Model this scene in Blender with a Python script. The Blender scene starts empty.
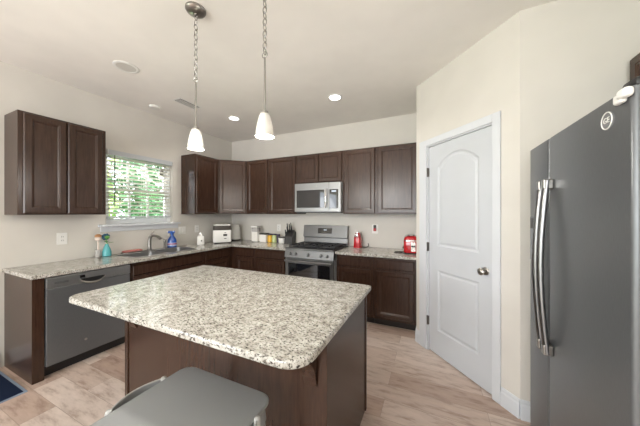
import bpy, bmesh, math, random
from mathutils import Vector, Matrix

PI = math.pi
S = bpy.context.scene
COL = S.collection
random.seed(7)

# ------------------------------------------------------------------ camera, world, sun, window daylight, added fill lights, exposure
H = 2.84                                   # ceiling height
XR, YR = 5.02, -8.2                        # right wall, rear wall
cam_d = bpy.data.cameras.new('camera')
cam = bpy.data.objects.new('camera', cam_d)
COL.objects.link(cam)
cam.location = (3.6386, -3.7236, 1.4309)
cam.rotation_euler = (PI/2, 0, 0.4301)
cam_d.sensor_width = 36.0
cam_d.lens = 36.0*246.4/640
cam_d.clip_start = 0.02
S.camera = cam

world = bpy.data.worlds.new('world')
S.world = world
world.use_nodes = True
wn = world.node_tree.nodes
bg = wn['Background']
bg.inputs[0].default_value = (0.86, 0.93, 1.0, 1)
bg.inputs[1].default_value = 8.0

sun_d = bpy.data.lights.new('sun', 'SUN')
sun_d.energy = 17.0
sun_d.angle = 0.02
sun_d.color = (1.0, 0.95, 0.85)
sun = bpy.data.objects.new('sun', sun_d)
COL.objects.link(sun)
sun.rotation_euler = Vector((-0.45, -0.35, -0.85)).to_track_quat('-Z', 'Y').to_euler()

def daylight(name, loc, direction, sx, sy, watts, color):
    d = bpy.data.lights.new(name, 'AREA')
    d.shape = 'RECTANGLE'; d.size = sx; d.size_y = sy
    d.energy = watts; d.color = color
    o = bpy.data.objects.new(name, d)
    COL.objects.link(o)
    o.location = loc
    o.rotation_euler = Vector(direction).to_track_quat('-Z', 'Y').to_euler()
    return o
daylight('daylight_rear_window', (2.6, YR+0.03, 1.45), (0, 1, 0.85), 3.2, 1.9, 140, (1.0, 0.985, 0.965))
daylight('daylight_patio_door', (0.03, -6.0, 1.15), (1, 0.1, 0.55), 1.9, 2.1, 60, (0.97, 0.98, 1.0))
lamp_d = bpy.data.lights.new('rear_fill_light', 'POINT')  # unseen soft fill light, added to brighten the ceiling and upper walls
lamp_d.energy = 62; lamp_d.color = (1.0, 0.97, 0.93); lamp_d.shadow_soft_size = 0.35
lamp_o = bpy.data.objects.new('rear_fill_light', lamp_d)
COL.objects.link(lamp_o); lamp_o.location = (2.4, -5.6, 2.1)

daylight('sky_boost_over_sink_window', (-0.95, -1.65, 3.05), (0.85, 0, -1.2), 1.6, 0.7, 950, (0.95, 0.98, 1.0))  # out-of-view area light, added to boost sky light on the blind slats
S.view_settings.view_transform = 'Standard'
S.view_settings.look = 'None'
S.view_settings.exposure = -0.30
S.view_settings.gamma = 1.0
S.view_settings.use_curve_mapping = False

# ------------------------------------------------------------------ materials
def mat(name, color, rough=0.5, metal=0.0, emit=None, estr=0.0, spec=0.5, coat=0.0, trans=0.0, ior=None):
    m = bpy.data.materials.new(name); m.use_nodes = True
    b = m.node_tree.nodes['Principled BSDF']
    b.inputs['Base Color'].default_value = (*color, 1)
    b.inputs['Roughness'].default_value = rough
    b.inputs['Metallic'].default_value = metal
    b.inputs['Specular IOR Level'].default_value = spec
    b.inputs['Coat Weight'].default_value = coat
    b.inputs['Transmission Weight'].default_value = trans
    if ior: b.inputs['IOR'].default_value = ior
    if emit:
        b.inputs['Emission Color'].default_value = (*emit, 1)
        b.inputs['Emission Strength'].default_value = estr
    return m

def nodes(m):
    nt = m.node_tree
    return nt, nt.nodes, nt.links, nt.nodes['Principled BSDF']

def texco(m, scale=(1, 1, 1), rot=(0, 0, 0)):
    nt, N, L, b = nodes(m)
    tc = N.new('ShaderNodeTexCoord'); mp = N.new('ShaderNodeMapping')
    mp.inputs['Scale'].default_value = scale
    mp.inputs['Rotation'].default_value = rot
    L.new(tc.outputs['Object'], mp.inputs['Vector'])
    return mp.outputs['Vector']

def noise(m, vec, scale, detail=4, rough=0.55):
    n = m.node_tree.nodes.new('ShaderNodeTexNoise')
    n.inputs['Scale'].default_value = scale; n.inputs['Detail'].default_value = detail
    n.inputs['Roughness'].default_value = rough
    m.node_tree.links.new(vec, n.inputs['Vector'])
    return n.outputs['Fac']

def ramp(m, fac, stops, interp='LINEAR'):
    r = m.node_tree.nodes.new('ShaderNodeValToRGB')
    r.color_ramp.interpolation = interp
    e = r.color_ramp.elements
    while len(e) < len(stops): e.new(0.5)
    for q, (p, c) in zip(e, stops):
        q.position = p; q.color = (*c, 1) if len(c) == 3 else c
    m.node_tree.links.new(fac, r.inputs['Fac'])
    return r.outputs['Color']

def mix(m, fac, a, b, mode='MIX'):
    n = m.node_tree.nodes.new('ShaderNodeMix'); n.data_type = 'RGBA'; n.blend_type = mode
    L = m.node_tree.links
    for sock, v in ((n.inputs[0], fac), (n.inputs[6], a), (n.inputs[7], b)):
        if hasattr(v, 'links') or hasattr(v, 'is_output'): L.new(v, sock)
        elif isinstance(v, (int, float)): sock.default_value = v
        else: sock.default_value = (*v, 1)
    return n.outputs[2]

def bump(m, h, strength, dist=0.01):
    nt, N, L, b = nodes(m)
    n = N.new('ShaderNodeBump'); n.inputs['Strength'].default_value = strength; n.inputs['Distance'].default_value = dist
    L.new(h, n.inputs['Height']); L.new(n.outputs['Normal'], b.inputs['Normal'])

def paint(name, color, rough=0.6):
    m = mat(name, color, rough, spec=0.3)
    v = texco(m)
    n = noise(m, v, 3.0, 2)
    c2 = tuple(x*0.96 for x in color)
    m.node_tree.links.new(ramp(m, n, [(0.35, c2), (0.65, color)]), nodes(m)[3].inputs['Base Color'])
    bump(m, noise(m, v, 260.0, 2), 0.06, 0.002)
    return m

M = {}
M['wall'] = paint('beige_wall_paint', (0.655, 0.626, 0.578))
M['ceiling'] = paint('ceiling_paint', (0.87, 0.842, 0.80), 0.8)
M['trim'] = paint('white_trim_paint', (0.64, 0.66, 0.69), 0.35)
M['door'] = paint('white_door_paint', (0.56, 0.58, 0.61), 0.35)
M['vinyl'] = mat('white_vinyl', (0.84, 0.85, 0.86), 0.35)
M['white_plastic'] = mat('white_plastic', (0.80, 0.79, 0.76), 0.4)
M['white_gloss'] = mat('white_gloss', (0.82, 0.81, 0.78), 0.2)
M['blind'] = mat('white_blind_slat', (0.80, 0.81, 0.82), 0.45)
M['valance'] = mat('pale_grey_valance', (0.52, 0.54, 0.57), 0.5)
M['chrome'] = mat('chrome', (0.75, 0.75, 0.76), 0.12, 1.0)
M['badge_face'] = mat('grey_badge_face', (0.20, 0.20, 0.205), 0.4, 0.3)
M['hinge'] = mat('dark_hinge_metal', (0.16, 0.15, 0.14), 0.35, 0.9)
M['handle_steel'] = mat('polished_handle_steel', (0.27, 0.27, 0.275), 0.3, 1.0)
M['nickel'] = mat('brushed_nickel', (0.36, 0.345, 0.32), 0.28, 1.0)
M['black'] = mat('black_plastic', (0.012, 0.012, 0.013), 0.4)
M['iron'] = mat('black_cast_iron', (0.018, 0.018, 0.02), 0.55)
M['glass_black'] = mat('black_glass', (0.010, 0.010, 0.012), 0.04, coat=0.6)
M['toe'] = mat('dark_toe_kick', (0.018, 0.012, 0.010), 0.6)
M['seat_light'] = mat('light_grey_metal', (0.45, 0.45, 0.44), 0.4)
M['seat_grey'] = mat('grey_metal_seat', (0.30, 0.31, 0.315), 0.42, 0.1)
M['red'] = mat('red_enamel', (0.42, 0.006, 0.012), 0.18, coat=0.5)
M['teal'] = mat('teal_ceramic', (0.10, 0.42, 0.45), 0.25)
M['green'] = mat('green_leaf', (0.10, 0.30, 0.06), 0.5)
M['navy_petal'] = mat('dark_teal_petal', (0.02, 0.09, 0.16), 0.5)
M['bristle'] = mat('pale_bristle', (0.72, 0.62, 0.55), 0.8)
M['wood'] = mat('light_wood', (0.42, 0.21, 0.09), 0.5)
M['clear'] = mat('clear_plastic', (0.82, 0.80, 0.78), 0.15, trans=0.5)
M['pink'] = mat('pink_cloth', (0.46, 0.17, 0.15), 0.9)
M['blue'] = mat('blue_plastic', (0.02, 0.085, 0.36), 0.22, coat=0.3)
M['blue_label'] = mat('blue_white_label', (0.35, 0.45, 0.70), 0.4)
M['red_label'] = mat('red_label', (0.45, 0.03, 0.06), 0.4)
M['dark_grey'] = mat('dark_grey_plastic', (0.035, 0.033, 0.032), 0.4)
M['brown_grey'] = mat('grey_brown_band', (0.045, 0.037, 0.031), 0.4)
M['yellow'] = mat('yellow_jar', (0.75, 0.42, 0.02), 0.3)
M['pale_green'] = mat('pale_green_jar', (0.45, 0.52, 0.25), 0.3)
M['purple'] = mat('dark_purple_lid', (0.05, 0.035, 0.07), 0.4)
M['flour'] = mat('white_powder', (0.82, 0.80, 0.76), 0.7)
M['rug'] = mat('navy_rug', (0.010, 0.017, 0.040), 0.95, spec=0.1)
M['rug_edge'] = mat('pale_blue_rug_edge', (0.24, 0.29, 0.38), 0.95, spec=0.1)
M['screen'] = mat('lit_display', (0.02, 0.02, 0.025), 0.1, emit=(0.8, 0.9, 1.0), estr=1.2)
M['panel_blue'] = mat('pale_blue_panel', (0.35, 0.48, 0.55), 0.25)
M['shade'] = mat('frosted_glass_shade', (0.85, 0.83, 0.78), 0.35)
M['bulb'] = mat('lamp_glow', (1, 1, 1), 0.5, emit=(1.0, 0.95, 0.86), estr=45.0)
M['led'] = mat('can_light_glow', (1, 1, 1), 0.5, emit=(1.0, 0.97, 0.92), estr=7.0)
M['led_off'] = mat('unlit_lens', (0.60, 0.58, 0.54), 0.5)
M['bark'] = mat('bark', (0.10, 0.07, 0.05), 0.9)

def brushed(name, color, rough, metal, axis_scale):
    m = mat(name, color, rough, metal)
    n = noise(m, texco(m, axis_scale), 60, 3)
    nt, N, L, b = nodes(m)
    L.new(ramp(m, n, [(0.3, tuple(x*0.93 for x in color)), (0.7, tuple(min(1, x*1.05) for x in color))]), b.inputs['Base Color'])
    return m
M['steel_bright'] = brushed('bright_stainless', (0.30, 0.30, 0.30), 0.34, 0.85, (0.6, 6, 12))
M['steel'] = brushed('stainless_steel', (0.175, 0.175, 0.175), 0.33, 0.85, (0.6, 6, 12))
M['slate'] = brushed('dark_slate_metal', (0.148, 0.154, 0.162), 0.34, 0.5, (6, 6, 0.5))
M['slate_light'] = brushed('slate_steel', (0.24, 0.245, 0.25), 0.34, 0.7, (6, 6, 0.5))
M['case_grey'] = mat('grey_appliance_case', (0.42, 0.43, 0.44), 0.5, 0.2)

def espresso():
    m = mat('espresso_stained_wood', (0.04, 0.02, 0.015), 0.27, spec=0.45, coat=0.0)
    nt, N, L, b = nodes(m)
    v = texco(m, (14, 14, 1.2))
    g = noise(m, v, 5.0, 6, 0.6)
    L.new(ramp(m, g, [(0.3, (0.030, 0.0138, 0.0085)), (0.7, (0.054, 0.027, 0.017))]), b.inputs['Base Color'])
    b.inputs['Coat Roughness'].default_value = 0.3
    return m
M['wood_dark'] = espresso()

def granite():
    m = mat('speckled_granite', (0.6, 0.57, 0.5), 0.075, spec=0.5)
    nt, N, L, b = nodes(m)
    v = texco(m)
    # soft warm/grey clouds
    c = ramp(m, noise(m, v, 22, 5, 0.65), [(0.32, (0.24, 0.22, 0.19)), (0.46, (0.45, 0.43, 0.385)), (0.64, (0.60, 0.585, 0.545))])
    # mid brown-grey grains, drawn out along one direction
    vs = texco(m, (0.75, 1.35, 1.0))
    c = mix(m, ramp(m, noise(m, vs, 70, 4, 0.7), [(0.54, (0, 0, 0)), (0.62, (1, 1, 1))]), c, (0.12, 0.105, 0.09))
    # dark flecks
    c = mix(m, ramp(m, noise(m, vs, 105, 3, 0.6), [(0.575, (0, 0, 0)), (0.605, (1, 1, 1))]), c, (0.022, 0.018, 0.016))
    vo = N.new('ShaderNodeTexVoronoi'); vo.inputs['Scale'].default_value = 150
    L.new(v, vo.inputs['Vector'])
    c = mix(m, ramp(m, vo.outputs['Distance'], [(0.10, (0.5, 0.5, 0.5)), (0.20, (0, 0, 0))]), c, (0.72, 0.70, 0.66))
    L.new(c, b.inputs['Base Color'])
    return m
M['granite'] = granite()

def planks():
    m = mat('vinyl_plank_floor', (0.5, 0.4, 0.33), 0.36, spec=0.4)
    nt, N, L, b = nodes(m)
    v = texco(m)
    br = N.new('ShaderNodeTexBrick')
    br.offset = 0.37; br.squash = 1.0
    br.inputs['Color1'].default_value = (0, 0, 0, 1); br.inputs['Color2'].default_value = (1, 1, 1, 1)
    br.inputs['Mortar'].default_value = (0.5, 0.5, 0.5, 1)
    br.inputs['Scale'].default_value = 1.0
    br.inputs['Mortar Size'].default_value = 0.0012
    br.inputs['Brick Width'].default_value = 1.1
    br.inputs['Row Height'].default_value = 0.18
    L.new(v, br.inputs['Vector'])
    tone = ramp(m, br.outputs['Color'], [(0.0, (0.42, 0.30, 0.24)), (0.35, (0.55, 0.435, 0.37)), (0.7, (0.61, 0.50, 0.435)), (1.0, (0.68, 0.58, 0.52))])
    vs = texco(m, (2.2, 9, 1))
    # shift grain between planks with their own tone value
    add = N.new('ShaderNodeVectorMath'); add.operation = 'ADD'
    sc = N.new('ShaderNodeVectorMath'); sc.operation = 'SCALE'; sc.inputs['Scale'].default_value = 31.0
    L.new(br.outputs['Color'], sc.inputs[0]); L.new(vs, add.inputs[0]); L.new(sc.outputs[0], add.inputs[1])
    g = noise(m, add.outputs[0], 2.4, 7, 0.65)
    grain = ramp(m, g, [(0.30, (0.60, 0.53, 0.49)), (0.5, (0.98, 0.98, 0.98)), (0.72, (1.12, 1.13, 1.14))])
    c = mix(m, 1.0, tone, grain, 'MULTIPLY')
    c = mix(m, br.outputs['Fac'], c, (0.30, 0.225, 0.18))
    L.new(c, b.inputs['Base Color'])
    bump(m, g, 0.05, 0.004)
    return m
M['floor'] = planks()

def leafy(name, a, b2):
    m = mat(name, a, 0.6)
    nt, N, L, b = nodes(m)
    L.new(ramp(m, noise(m, texco(m), 2.5, 3), [(0.35, a), (0.65, b2)]), b.inputs['Base Color'])
    b.inputs['Subsurface Weight'].default_value = 0.0
    return m
M['leaf_a'] = leafy('sunlit_leaves', (0.17, 0.28, 0.09), (0.36, 0.44, 0.17))
M['leaf_b'] = leafy('deep_green_leaves', (0.05, 0.16, 0.07), (0.14, 0.30, 0.13))
M['grass'] = leafy('lawn_grass', (0.10, 0.20, 0.05), (0.18, 0.30, 0.08))

def shade_glass(f):
    m = bpy.data.materials.new('frosted_white_glass'); m.use_nodes = True
    N = m.node_tree.nodes; L = m.node_tree.links
    b = N['Principled BSDF']; b.inputs['Base Color'].default_value = (0.82, 0.80, 0.76, 1); b.inputs['Roughness'].default_value = 0.3
    t = N.new('ShaderNodeBsdfTranslucent'); t.inputs['Color'].default_value = (0.85, 0.82, 0.77, 1)
    mx = N.new('ShaderNodeMixShader'); mx.inputs[0].default_value = f
    L.new(b.outputs[0], mx.inputs[1]); L.new(t.outputs[0], mx.inputs[2]); L.new(mx.outputs[0], N['Material Output'].inputs[0])
    return m
M['shade'] = shade_glass(0.10)
M['blind'] = shade_glass(0.65); M['blind'].name = 'white_blind_slat'

def pane():
    m = bpy.data.materials.new('window_glass'); m.use_nodes = True
    N = m.node_tree.nodes; L = m.node_tree.links
    N.remove(N['Principled BSDF'])
    t = N.new('ShaderNodeBsdfTransparent'); g = N.new('ShaderNodeBsdfGlossy'); g.inputs['Roughness'].default_value = 0.02
    f = N.new('ShaderNodeFresnel'); f.inputs['IOR'].default_value = 1.45
    mx = N.new('ShaderNodeMixShader')
    L.new(f.outputs[0], mx.inputs[0]); L.new(t.outputs[0], mx.inputs[1]); L.new(g.outputs[0], mx.inputs[2])
    L.new(mx.outputs[0], N['Material Output'].inputs[0])
    return m
M['pane'] = pane()

# ------------------------------------------------------------------ geometry helpers
class MB:
    def __init__(s): s.bm = bmesh.new()
    def box(s, x0, x1, y0, y1, z0, z1, bev=0.0, seg=2):
        mtx = Matrix.Translation(((x0+x1)/2, (y0+y1)/2, (z0+z1)/2)) @ Matrix.Diagonal((abs(x1-x0), abs(y1-y0), abs(z1-z0), 1))
        r = bmesh.ops.create_cube(s.bm, size=1, matrix=mtx)
        if bev:
            ed = list({e for v in r['verts'] for e in v.link_edges})
            bmesh.ops.bevel(s.bm, geom=ed, offset=bev, segments=seg, affect='EDGES', profile=0.5)
        return s
    def rings(s, rings, cap0=True, cap1=True, closed=False):
        vs = [[s.bm.verts.new(p) for p in r] for r in rings]
        n = len(vs[0])
        pairs = list(zip(vs, vs[1:])) + ([(vs[-1], vs[0])] if closed else [])
        for a, b in pairs:
            for i in range(n):
                s.bm.faces.new((a[i], a[(i+1) % n], b[(i+1) % n], b[i]))
        if not closed:
            if cap0: s.bm.faces.new(list(reversed(vs[0])))
            if cap1: s.bm.faces.new(vs[-1])
        return s
    def lathe(s, prof, c=(0, 0, 0), seg=24, cap0=True, cap1=True, ax='z'):
        rr = []
        for r, h in prof:
            ring = []
            for i in range(seg):
                a = 2*PI*i/seg
                u, w = r*math.cos(a), r*math.sin(a)
                p = {'z': (u, w, h), 'y': (u, h, -w), 'x': (h, u, w)}[ax]
                ring.append((c[0]+p[0], c[1]+p[1], c[2]+p[2]))
            rr.append(ring)
        return s.rings(rr, cap0, cap1)
    def tube(s, pts, r, seg=10, closed=False):
        P = [Vector(p) for p in pts]; n = len(P)
        rad = r if isinstance(r, (list, tuple)) else [r]*n
        rr = []; up = None
        for i in range(n):
            if closed: t = P[(i+1) % n]-P[i-1]
            else: t = P[min(i+1, n-1)]-P[max(i-1, 0)]
            t.normalize()
            if up is None:
                up = Vector((0, 0, 1)) if abs(t.z) < 0.9 else Vector((1, 0, 0))
            a = t.cross(up).normalized(); b = a.cross(t).normalized(); up = b
            rr.append([P[i]+(a*math.cos(2*PI*k/seg)+b*math.sin(2*PI*k/seg))*rad[i] for k in range(seg)])
        return s.rings(rr, closed=closed)
    def strip(s, pts, t, h):            # flat bar: pts are centre-line points in plan, thickness t, height h (vertical)
        P = [Vector(p) for p in pts]; n = len(P); rr = []
        for i in range(n):
            d = P[min(i+1, n-1)]-P[max(i-1, 0)]; d.z = 0; d.normalize()
            nrm = Vector((-d.y, d.x, 0))*t/2
            z = Vector((0, 0, h/2))
            rr.append([P[i]-nrm-z, P[i]+nrm-z, P[i]+nrm+z, P[i]-nrm+z])
        return s.rings(rr)
    def slab(s, outer, holes, z0, z1):  # plan polygon with holes, extruded
        ed = []
        for loop in [outer]+list(holes):
            vs = [s.bm.verts.new((p[0], p[1], z0)) for p in loop]
            ed += [s.bm.edges.new((vs[i], vs[(i+1) % len(vs)])) for i in range(len(vs))]
        r = bmesh.ops.triangle_fill(s.bm, edges=ed, use_beauty=True)
        fs = [g for g in r['geom'] if isinstance(g, bmesh.types.BMFace)]
        ex = bmesh.ops.extrude_face_region(s.bm, geom=fs)
        bmesh.ops.translate(s.bm, verts=[g for g in ex['geom'] if isinstance(g, bmesh.types.BMVert)], vec=(0, 0, z1-z0))
        return s
    def sphere(s, c, r, sc=(1, 1, 1), u=16, v=10):
        mtx = Matrix.Translation(c) @ Matrix.Diagonal((*sc, 1))
        bmesh.ops.create_uvsphere(s.bm, u_segments=u, v_segments=v, radius=r, matrix=mtx)
        return s
    def xf(s, m):
        bmesh.ops.transform(s.bm, matrix=m, verts=s.bm.verts[:]); return s
    def build(s, name, material, parent=None, smooth=False, label=None):
        bmesh.ops.recalc_face_normals(s.bm, faces=s.bm.faces[:])
        me = bpy.data.meshes.new(name); s.bm.to_mesh(me); s.bm.free()
        me.materials.append(material)
        if smooth:
            for p in me.polygons: p.use_smooth = True
            try: me.set_sharp_from_angle(angle=math.radians(38))
            except Exception: pass
        o = bpy.data.objects.new(name, me); COL.objects.link(o)
        if parent is not None: o.parent = parent
        if label: o['label'] = label
        return o

def thing(name, label, cat, loc=(0, 0, 0), rz=0.0, group=None):
    o = bpy.data.objects.new(name, None); COL.objects.link(o)
    o.empty_display_size = 0.1
    o.location = loc; o.rotation_euler = (0, 0, rz)
    o['label'] = label; o['category'] = cat
    if group: o['group'] = group
    return o
def tag(o, label, cat, group=None):
    o['label'] = label; o['category'] = cat
    if group: o['group'] = group
    return o
def struct(o):
    o['kind'] = 'structure'; return o

def rrect(x0, x1, y0, y1, r, n=6):
    """rounded rectangle in plan; r one radius or four (x0y0, x1y0, x1y1, x0y1)"""
    R = r if isinstance(r, (list, tuple)) else [r]*4
    out = []
    for (cx, cy, a0), q in zip(((x0, y0, PI), (x1, y0, 1.5*PI), (x1, y1, 0), (x0, y1, PI/2)), R):
        sx = 1 if cx == x0 else -1; sy = 1 if cy == y0 else -1
        ox, oy = cx+sx*q, cy+sy*q
        for k in range(n+1):
            a = a0+PI/2*k/n
            out.append((ox+q*math.cos(a), oy+q*math.sin(a)))
    return out

def stacked_slab(mb, layers):           # layers: list of (outline, z)
    return mb.rings([[(p[0], p[1], z) for p in o] for o, z in layers])

# cabinet frame: x along the width, back on y = 0, front at y = -depth, z up
def relief(mb, x0, x1, z0, z1, yb, loops):
    """nested rectangular rings: (inset, y)"""
    rr = []
    for i, y in [(loops[0][0], yb)]+list(loops):
        rr.append([(x0+i, y, z0+i), (x1-i, y, z0+i), (x1-i, y, z1-i), (x0+i, y, z1-i)])
    return mb.rings(rr)
def door_mesh(x0, x1, z0, z1, yf, t=0.02, fr=0.056):
    return relief(MB(), x0, x1, z0, z1, yf+t, [(0, yf+0.009), (0.009, yf), (fr-0.006, yf), (fr-0.001, yf+0.003), (fr+0.004, yf+0.0035), (fr+0.012, yf+0.009)])
def drawer_mesh(x0, x1, z0, z1, yf, t=0.02):
    return relief(MB(), x0, x1, z0, z1, yf+t, [(0, yf+0.010), (0.010, yf), (0.016, yf)])

def cabinet(name, label, loc, rz, w, d, z0, z1, doors=(), drawers=(), toe=0.0, group=None, open_top=False):
    t = thing(name, label, 'cabinet', loc, rz, group)
    if open_top: mb = MB().box(0, w, -d, 0, z0+toe, z0+0.69).box(0, w, -d, -d+0.03, z0+0.69, z1).box(0, 0.018, -d+0.03, 0, z0+0.69, z1).box(w-0.018, w, -d+0.03, 0, z0+0.69, z1)
    else: mb = MB().box(0, w, -d, 0, z0+toe, z1, 0.002)
    mb.build('body', M['wood_dark'], t)
    if toe:
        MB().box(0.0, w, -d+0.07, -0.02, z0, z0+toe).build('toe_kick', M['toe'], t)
    for x0, x1, a, b in doors: door_mesh(x0, x1, a, b, -d-0.02).build('door', M['wood_dark'], t)
    for x0, x1, a, b in drawers: drawer_mesh(x0, x1, a, b, -d-0.02).build('drawer', M['wood_dark'], t)
    return t

# ------------------------------------------------------------------ room shell
TH = 0.14
struct(MB().box(-TH, XR+TH, YR-TH, TH, -0.06, 0).build('floor', M['floor']))
struct(MB().box(-TH, XR+TH, YR-TH, TH, H, H+0.12).build('ceiling', M['ceiling']))
WY0, WY1, WZ0, WZ1 = -2.075, -1.225, 1.29, 2.215      # window over the sink
wl = MB()
def wall_x(mb, x0, x1, ya, yb, openings):
    ys = sorted(openings, key=lambda o: o[0]); cur = ya
    for (a, b, za, zb) in ys:
        mb.box(x0, x1, cur, a, 0, H)
        if za > 0: mb.box(x0, x1, a, b, 0, za)
        mb.box(x0, x1, a, b, zb, H); cur = b
    mb.box(x0, x1, cur, yb, 0, H)
    return mb
struct(wall_x(wl, -TH, 0, YR, TH, [(-6.98, -5.02, 0.0, 2.2), (WY0, WY1, WZ0, WZ1)]).build('wall_left', M['wall']))
struct(MB().box(0, XR+TH, 0, TH, 0, H).build('wall_back', M['wall']))
struct(MB().box(XR, XR+TH, YR, 0, 0, H).build('wall_right', M['wall']))
wr = MB()
wr.box(0, 1.0, YR-TH, YR, 0, H).box(4.2, XR+TH, YR-TH, YR, 0, H).box(1.0, 4.2, YR-TH, YR, 0, 0.5).box(1.0, 4.2, YR-TH, YR, 2.4, H)
struct(wr.build('wall_rear', M['wall']))

# pantry: side wall, slanted wall with the door, wall beside the refrigerator
PA, PB = Vector((3.47, -0.77)), Vector((4.19, -1.583))
pd = (PB-PA).normalized(); PL = (PB-PA).length; prz = math.atan2(pd.y, pd.x)
DS0, DS1, DZ1 = 0.172, 0.892, 2.13
struct(MB().box(3.47, 3.56, -0.77, 0, 0, H).build('wall_pantry_side', M['wall']))
ws = MB().box(0, DS0, 0, 0.09, 0, H).box(DS1, PL, 0, 0.09, 0, H).box(DS0, DS1, 0, 0.09, DZ1, H)
o = struct(ws.build('wall_pantry', M['wall'])); o.location = (PA.x, PA.y, 0); o.rotation_euler = (0, 0, prz)
struct(MB().box(4.19, XR, -1.583, -1.493, 0, H).build('wall_refrigerator', M['wall']))

# baseboards
def baseboard(name, x0, x1, loc, rz):
    mb = MB()
    prof = [(0, 0), (-0.014, 0), (-0.014, 0.095), (-0.009, 0.108), (-0.009, 0.122), (-0.004, 0.135), (0, 0.135)]
    mb.rings([[(x, y, z) for y, z in prof] for x in (x0, x1)])
    o = struct(mb.build(name, M['trim'])); o.location = loc; o.rotation_euler = (0, 0, rz)
    return o
baseboard('baseboard_pantry_left', 0.0, 0.062, (PA.x, PA.y, 0), prz)
baseboard('baseboard_pantry_right', 0.957, PL, (PA.x, PA.y, 0), prz)
baseboard('baseboard_refrigerator', 0.0, 0.10, (4.19, -1.583, 0), 0)
baseboard('baseboard_pantry_side', 0.0, 0.10, (3.47, -0.67, 0), -PI/2)
baseboard('baseboard_left', -5.0, -2.89, (0, 0, 0), PI/2)

# pantry door with its casing
dr = thing('door_1', 'white two panel pantry door with arched upper panel', 'door', (PA.x, PA.y, 0), prz)
struct(dr); del dr['category']
for nm, (a, b, c, e) in {'casing': (0.066, DS0, 0, 2.195), 'casing ': (DS1, 0.954, 0, 2.195), 'casing  ': (DS0, DS1, DZ1, 2.195)}.items():
    cm = MB().box(a, b, -0.016, 0, c, e, 0.004)
    cm.build('door_casing', M['trim'], dr)
jm = MB().box(DS0, DS0+0.012, 0, 0.09, 0, DZ1).box(DS1-0.012, DS1, 0, 0.09, 0, DZ1).box(DS0+0.012, DS1-0.012, 0, 0.09, DZ1-0.012, DZ1)
jm.build('door_jamb', M['trim'], dr)
def arch(x0, x1, z0, z1, rise, ins, n=14):
    x0 += ins; x1 -= ins; z0 += ins; z1 -= ins
    pts = [(x0, z0), (x1, z0)]
    for k in range(n+1):
        u = 1-2*k/n
        pts.append(((x0+x1)/2+u*(x1-x0)/2, z1+rise*(1-u*u)))
    return pts
lf = MB()
d0, d1 = DS0+0.015, DS1-0.016
outer = [(d0, 0.012), (d1, 0.012), (d1, DZ1-0.016), (d0, DZ1-0.016)]
pans = [(0.305, 0.762, 1.10, 1.895, 0.11), (0.305, 0.762, 0.255, 0.86, 0.0)]
# slab() works in plan: (x, z) is swung upright below
lf.slab(outer, [arch(*p, 0) for p in pans], 0, 0.035)
for p in pans:
    rr = []
    for ins, dep in ((0, 0.0), (0.012, 0.009), (0.024, 0.010), (0.040, 0.003), (0.05, 0.0025)):
        rr.append([(x, z, 0.035-dep) for x, z in arch(*p, ins)])
    lf.rings(rr, cap0=False)
lf.xf(Matrix(((1, 0, 0, 0), (0, 0, -1, 0.045), (0, 1, 0, 0), (0, 0, 0, 1))))
leaf = lf.build('door_leaf', M['door'], dr)
for z in (1.855, 1.08, 0.312):
    MB().box(DS0-0.002, DS0+0.018, -0.003, 0.012, z-0.045, z+0.045, 0.001).lathe([(0.006, -0.047), (0.006, 0.047)], (DS0+0.008, -0.006, z), 8).build('hinge', M['hinge'], dr)
MB().lathe([(0.031, -0.001), (0.031, -0.008), (0.024, -0.012), (0.011, -0.014), (0.011, -0.032), (0.020, -0.038), (0.028, -0.05), (0.028, -0.06), (0.020, -0.068), (0.006, -0.071)], (0.822, 0.012, 0.965), 20, ax='y').build('knob', M['nickel'], dr, True)

# ------------------------------------------------------------------ window over the sink
wd = thing('window_1', 'white double hung window over the sink', 'window', (0, 0, 0)); struct(wd); del wd['category']
fx0, fx1 = -0.115, -0.06
wm = MB()
def frame_box(mb, x0, x1, y0, y1, z0, z1, t):
    mb.box(x0, x1, y0, y0+t, z0, z1).box(x0, x1, y1-t, y1, z0, z1).box(x0, x1, y0+t, y1-t, z0, z0+t).box(x0, x1, y0+t, y1-t, z1-t, z1)
frame_box(wm, fx0-0.02, fx1, WY0, WY1, WZ0, WZ1, 0.03)
wm.build('window_frame', M['vinyl'], wd)
ZM = 1.735
for (za, zb, xo) in ((WZ0+0.03, ZM+0.02, 0.0), (ZM-0.02, WZ1-0.03, -0.03)):
    sm = MB(); frame_box(sm, fx0+xo+0.005, fx0+xo+0.03, WY0+0.03, WY1-0.03, za, zb, 0.038)
    sash = sm.build('sash', M['vinyl'], wd)
    mm = MB()
    for k in (1, 2):
        y = WY0+0.068+(WY1-WY0-0.136)*k/3
        mm.box(fx0+xo+0.012, fx0+xo+0.024, y-0.013, y+0.013, za+0.038, zb-0.038)
    mm.build('muntin', M['vinyl'], sash)
    MB().box(fx0+xo+0.016, fx0+xo+0.020, WY0+0.068, WY1-0.068, za+0.038, zb-0.038).build('window_pane', M['pane'], sash)
MB().box(-0.11, 0.055, WY0-0.08, WY1+0.10, 1.262, 1.29, 0.004).build('window_sill', M['trim'], wd)
MB().box(0, 0.016, WY0-0.06, WY1+0.08, 1.20, 1.262, 0.003).build('window_apron', M['trim'], wd)

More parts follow.
